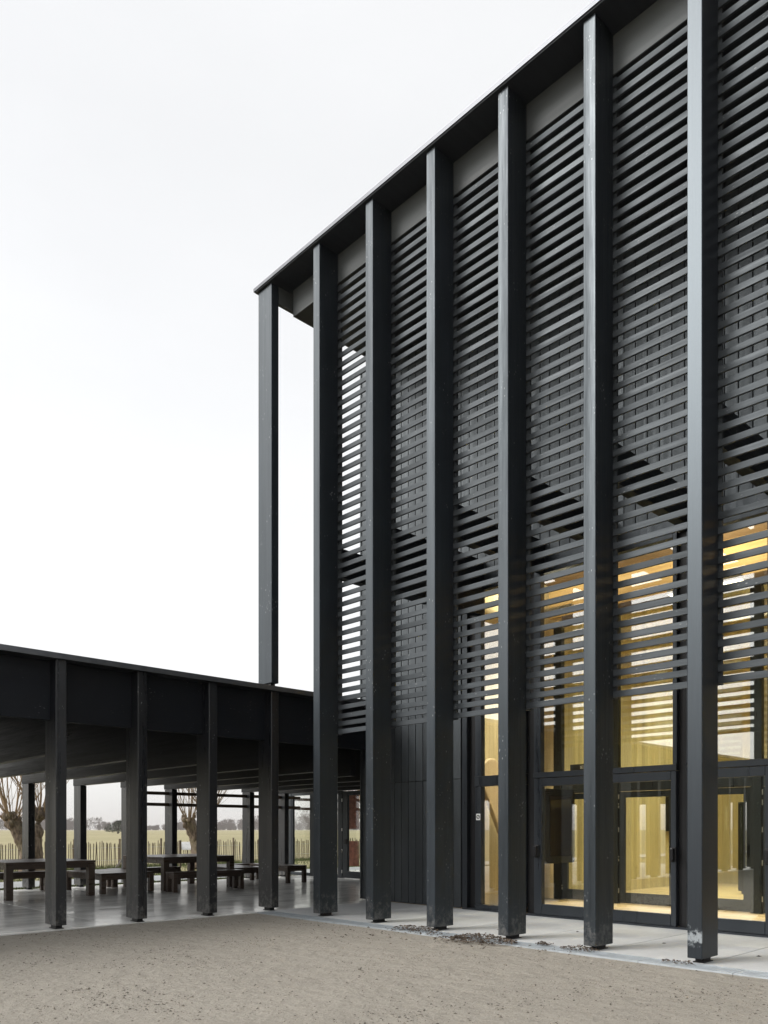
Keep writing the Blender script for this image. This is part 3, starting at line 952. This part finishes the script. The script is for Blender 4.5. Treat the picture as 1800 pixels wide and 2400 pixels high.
def scatter(name, mat, n, label, cat, sizes, flat, region):
    v, f = [], []
    for _ in range(n):
        x, y = region()
        L = random.uniform(*sizes); W = L * random.uniform(*flat)
        t = random.uniform(0, 2 * math.pi)
        u = Vector((math.cos(t), math.sin(t), 0)); w = Vector((-math.sin(t), math.cos(t), 0))
        zz = -0.020 + (math.sin(x * 1.7 + y * .6) * .4 + math.sin(y * 2.3 - x * .8 + 1) * .35 + math.sin(x * 4.1 + y * 3.3) * .15) * .010
        c = Vector((x, y, zz - 0.002)); h = Vector((0, 0, W * random.uniform(.35, .8) + .002)); b0 = len(v)
        v += [c - u * L / 2, c - w * W / 2, c + u * L / 2, c + w * W / 2, c + h]
        f += [(b0, b0 + 1, b0 + 4), (b0 + 1, b0 + 2, b0 + 4), (b0 + 2, b0 + 3, b0 + 4), (b0 + 3, b0, b0 + 4)]
    return tag(pydata(name, v, f, mat), label, cat, kind='stuff')


def court():
    while True:
        # more points close to the camera direction
        r = 3.0 + 11.5 * random.random() ** 0.9
        a = 0.7666 + random.uniform(-0.62, 0.62)
        x, y = -8.1147 + r * math.sin(a), -11.2130 + r * math.cos(a)
        if x < -0.3 and y < 0.0:
            q = mnoise.noise(Vector((x * .9, y * .9, 0))) + .6 * mnoise.noise(Vector((x * 3, y * 3, 5)))
            if random.random() < 0.12 + max(0, q) * 1.3: return x, y


scatter('gravel', M['pebble'], 9000, 'small pale stones strewn over the sand court', 'stones', (0.004, 0.014), (0.6, 0.95), court)
scatter('twig_debris', M['debris'], 9000, 'small dark twigs and crumbs on the sand court', 'debris', (0.008, 0.045), (0.12, 0.45), court)
for k, (x, y) in enumerate([(1.35, -5.2), (0.75, -4.3), (1.15, -6.55), (1.5, -3.9), (0.95, -7.75)]):
    b = MB()
    b.v = [Vector(p) for p in ((-.03, 0, .001), (0, -.014, .012), (.035, 0, .004), (0, .014, .012), (0, 0, .002))]
    b.f = [(0, 1, 4), (1, 2, 4), (2, 3, 4), (3, 0, 4)]
    o = b.build('fallen_leaf', M['leaf'], None, (x, y, 0.001)); o.rotation_euler = (0, 0, k * 1.3)
    tag(o, ['single dry leaf on the slab in front of the first glazed door', 'single dry leaf on the slab near the leaf drift', 'single dry leaf on the slab right of the worn post', 'single dry leaf on the slab by the fixed window', 'single dry leaf on the rightmost slab'][k], 'leaf', 'leaves on the walkway')

# ------------------------------------------------------------------ beyond the terrace: fence, willows, field edge
F0, F1 = Vector((-6.0, 16.0, 0)), Vector((20.0, 19.5, 0))
fl = (F1 - F0).length
fd = (F1 - F0).normalized()
fn = Vector((-fd.y, fd.x, 0))
fe = empty('paling_fence', (7, 17.7, -0.07), 'chestnut paling fence on the far side of the path', 'fence')
pmes = []
for k in range(5):
    bm = bmesh.new()
    h = 0.95 + 0.03 * k; w = 0.022 + 0.003 * (k % 3)
    vs = [bm.verts.new(p) for p in ((-w / 2, -.01, 0), (w / 2, -.01, 0), (w / 2, .01, 0), (-w / 2, .01, 0), (-w / 2, -.01, h - .05), (w / 2, -.01, h - .05), (w / 2, .01, h - .05), (-w / 2, .01, h - .05), (0, 0, h))]
    for q in ((0, 1, 5, 4), (1, 2, 6, 5), (2, 3, 7, 6), (3, 0, 4, 7), (4, 5, 8), (5, 6, 8), (6, 7, 8), (7, 4, 8)):
        bm.faces.new([vs[i] for i in q])
    me = bpy.data.meshes.new('paling'); bm.to_mesh(me); bm.free(); me.materials.append(M['paling']); pmes.append(me)
ang = math.atan2(fd.y, fd.x)
np_ = 298
for k in range(np_):
    p = F0 + fd * (fl * k / np_)
    o = link('paling', random.choice(pmes), None, fe, (p.x, p.y, -0.07))
    o.rotation_euler = (random.uniform(-.03, .03), random.uniform(-.05, .05), ang + random.uniform(-.2, .2))
for k in range(14):
    p = F0 + fd * (fl * (k + .3) / 14) + fn * 0.05
    b = MB(); b.tube([(0, 0, 0), (0, 0, 1.12)], 0.04, 7); b.build('fence_post', M['paling'], fe, (p.x, p.y, -0.07))
for zz in (0.25, 0.72):
    b = MB(); b.tube([F0 + Vector((0, 0, zz)) - fn * 0.012, F1 + Vector((0, 0, zz)) - fn * 0.012], 0.004, 4); b.build('wire', M['steel'], fe)

sr = empty('fence_strut', (5.6, 16.5, -0.07), 'pale grey timber strut leaning against a fence post', 'post')
q0 = Vector((5.35, 17.25, -.05)); q1 = Vector((6.25, 17.45, 0.95))
b = MB(); b.tube([q0, q1], 0.045, 6); b.build('brace', M['strut'], sr)
b = MB(); b.tube([q1 + Vector((0.05, 0, -1.0)), q1 + Vector((0.05, 0, 0.05))], 0.065, 7); b.build('upright', M['strut'], sr)

ib = empty('info_board', (8.4, 16.6, -0.07), 'small pale tilted information board by the fence', 'sign')
b = MB(); b.box((7.62, 16.55, -.07), (7.70, 16.63, 0.98)); b.build('leg', M['paling'], ib)
b = MB(); b.box((8.62, 16.55, -.07), (8.70, 16.63, 0.9)); b.build('leg', M['paling'], ib)
b = MB(); n = 0
b.v = [(7.72, 16.50, .62), (8.60, 16.50, .62), (8.60, 16.80, .92), (7.72, 16.80, .92), (7.72, 16.52, .595), (8.60, 16.52, .595), (8.60, 16.82, .895), (7.72, 16.82, .895)]
b.f = [(0, 1, 2, 3), (7, 6, 5, 4), (0, 4, 5, 1), (1, 5, 6, 2), (2, 6, 7, 3), (3, 7, 4, 0)]
b.build('board', M['white'], ib)


def willow(x, y, heads, trunk_r, seed, label, lean=0.0, nsh=30):
    rnd = random.Random(seed)
    t = empty('pollard_willow', (x, y, -0.07), label, 'tree', 'pollard willows by the fence')
    b = MB(); s = MB()
    b.tube([(0, 0, -.05), (.02, 0, .15), (0, .02, .5), (-.02, 0, .9), (0, 0, 1.25), (0, 0, 1.45)], [trunk_r * q for q in (1.35, 1.12, 1.0, .98, .9, .5)], 13)
    for (hx, hy, hz, hr) in heads:
        n = 8
        pts, rad = [], []
        for k in range(n):
            u = k / (n - 1)
            px = hx * u ** 1.2 + rnd.uniform(-.02, .02); py = hy * u + rnd.uniform(-.02, .02)
            pts.append((px, py, 0.55 + (hz - 0.55) * u)); rad.append(trunk_r * (0.80 - 0.25 * u) + (hr - trunk_r * .5) * max(0, u - .7) * 2.2)
        pts.append((hx, hy, hz + hr * .8)); rad.append(hr * .5)
        b.tube(pts, rad, 11)
        for _ in range(9):   # knuckles on the pollard head
            a = rnd.uniform(0, 6.28); c = Vector((hx + math.cos(a) * hr * .8, hy + math.sin(a) * hr * .8, hz + rnd.uniform(-.15, .2)))
            b.tube([c - Vector((0, 0, .10)), c, c + Vector((math.cos(a) * .05, math.sin(a) * .05, .12))], [hr * .3, hr * .5, hr * .2], 7)
        for _ in range(nsh):
            a = rnd.uniform(0, 6.28); sp = rnd.uniform(.15, 1.35)
            L = rnd.uniform(2.0, 4.0)
            st_ = Vector((hx + math.cos(a) * hr * .7, hy + math.sin(a) * hr * .7, hz + rnd.uniform(-.05, .2)))
            d = Vector((math.cos(a) * sp * .75, math.sin(a) * sp * .75, 1)).normalized()
            p = st_.copy(); pts = [p.copy()]
            for k in range(6):
                d = (d + Vector((rnd.uniform(-.1, .1), rnd.uniform(-.1, .1), .06))).normalized()
                p = p + d * (L / 6); pts.append(p.copy())
            r0 = rnd.choice((rnd.uniform(.008, .014), rnd.uniform(.010, .02), rnd.uniform(.015, .034)))
            s.tube(pts, [r0 * (1 - .85 * k / 6) for k in range(7)], 5, cap=False)
            for _ in range(3):
                i = rnd.randint(1, 4); q = pts[i].copy(); e = (d + Vector((rnd.uniform(-.7, .7), rnd.uniform(-.7, .7), .2))).normalized()
                l2 = rnd.uniform(.5, 1.3)
                s.tube([q, q + e * l2 * .5, q + e * l2 + Vector((0, 0, .1))], [r0 * .4, r0 * .3, r0 * .1], 4, cap=False)
    ob = b.build('trunk', M['bark'], t, (x, y, -0.07), True)
    tx = bpy.data.textures.new('bark', 'CLOUDS'); tx.noise_scale = 0.16
    md = ob.modifiers.new('sub', 'SUBSURF'); md.levels = md.render_levels = 2
    md = ob.modifiers.new('bark', 'DISPLACE'); md.texture = tx; md.strength = 0.10; md.mid_level = 0.5
    s.build('crown', M['twig'], t, (x, y, -0.07), True)


willow(1.32, 14.6, [(-0.52, 0.2, 1.75, 0.26), (0.22, -0.1, 2.0, 0.25)], 0.36, 3, 'pollard willow with two heads at the left behind the canopy posts')
willow(7.55, 14.9, [(-0.42, 0.1, 1.75, 0.24), (0.30, 0.0, 2.0, 0.24)], 0.34, 11, 'pollard willow seen between the middle canopy posts')
willow(17.7, 16.5, [(-0.3, 0.1, 2.0, 0.24), (0.4, 0.0, 2.2, 0.24)], 0.32, 21, 'pollard willow seen through the pavilion door')
willow(-7.5, 14.6, [(-0.4, 0.2, 1.9, 0.26), (0.4, 0.0, 2.1, 0.24)], 0.33, 31, 'pollard willow left of the picture')
willow(-15.0, 14.8, [(-0.4, 0.2, 1.9, 0.26), (0.4, 0.0, 2.1, 0.24)], 0.33, 41, 'pollard willow far left of the picture')

# rough grass along the terrace edge, path and fence
v, f = [], []
for _ in range(26000):
    u = random.random()
    x = random.uniform(-8, 18)
    y = random.choice((random.uniform(8.2, 8.95), random.uniform(11.35, 13), random.uniform(12, 20), 15.9 + (x + 6) * 3.5 / 26 + random.gauss(0, .25)))
    h = random.uniform(.04, .12) * (1.6 if y > 15 else 1)
    a = random.uniform(0, 6.28); w = random.uniform(.006, .014)
    dx, dy = math.cos(a) * w, math.sin(a) * w
    b0 = len(v)
    v += [(x - dx, y - dy, -.07), (x + dx, y + dy, -.07), (x + random.uniform(-.05, .05), y + random.uniform(-.05, .05), -.07 + h)]
    f.append((b0, b0 + 1, b0 + 2))
tag(pydata('grass', v, f, M['grass']), 'rough short grass along the path and the fence', 'grass', kind='stuff')

# far winter woodland on the horizon
v, f = [], []
rnd = random.Random(5)
for k in range(420):
    az = rnd.uniform(0.28, 0.95)
    dist = rnd.uniform(1750, 2150)
    # tree group height varies along the horizon
    hh = 5.5 + 2.2 * math.sin(az * 23) + 1.6 * math.sin(az * 61 + 1) + rnd.uniform(-1.5, 2.0)
    if 0.66 < az < 0.72: hh += 4
    hh = max(2.2, hh * rnd.choice((0.55, 0.75, 0.9, 1.0, 1.15))) * 3.4
    cx, cy = -8.1 + dist * math.sin(az), -11.2 + dist * math.cos(az)
    rx = hh * rnd.uniform(.35, .6)
    for _ in range(190):
        z = hh * (rnd.random() ** .8)
        wdt = rx * (1 - (z / hh - .45) ** 2 * 1.6)
        px = cx + rnd.gauss(0, .5) * max(.2, wdt); py = cy + rnd.gauss(0, .5) * max(.2, wdt)
        l = rnd.uniform(1.6, 5.0); w = rnd.uniform(.2, .8)
        a = rnd.uniform(-.8, .8)
        ux, uy = math.cos(az), -math.sin(az)
        b0 = len(v)
        v += [(px - ux * w, py - uy * w, z - .07), (px + ux * w, py + uy * w, z - .07), (px + ux * l * math.sin(a), py + uy * l * math.sin(a), z + l * math.cos(a))]
        f.append((b0, b0 + 1, b0 + 2))
tag(pydata('far_woodland', v, f, M['far']), 'hazy bare winter woodland along the horizon beyond the field', 'woodland', kind='stuff')

pt = empty('far_pine', (122, 262, -0.07), 'dark flat topped pine standing out on the horizon', 'tree')
b = MB(); b.tube([(122, 262, -.1), (122.3, 262, 3.0), (122, 262, 4.2)], [.3, .22, .12], 6); b.build('trunk', M['far'], pt)
v, f = [], []
for _ in range(2600):
    lay = rnd.choice((1.0, 1.7, 2.4, 3.1, 3.7, 4.3)); rr = {1.0: 4.6, 1.7: 5.4, 2.4: 5.2, 3.1: 4.4, 3.7: 3.2, 4.3: 1.6}[lay]
    a = rnd.uniform(0, 6.28); r = rr * math.sqrt(rnd.random())
    c = Vector((122 + r * math.cos(a) + lay * .25, 262 + r * math.sin(a), lay + rnd.gauss(0, .22)))
    b0 = len(v); q = .35
    v += [c + Vector((rnd.uniform(-q, q), rnd.uniform(-q, q), rnd.uniform(-q, q) * .6)) for _ in range(3)]
    f.append((b0, b0 + 1, b0 + 2))
pydata('crown', v, f, M['pine'], pt)

# ------------------------------------------------------------------ haze over the flat country
hz = NT('haze_air')
pv = hz.n('VolumePrincipled', ins={'Color': (1.0, 0.94, 0.90, 1), 'Density': 0.00016, 'Anisotropy': 0.2})
hz.t.links.new(pv.outputs[0], hz.out.inputs['Volume'])
b = MB(); b.box((-2900, -2900, -1.2), (2900, 2900, 46.0))
tag(b.build('haze', hz.m), 'pale morning haze over the fields', 'haze', kind='stuff')
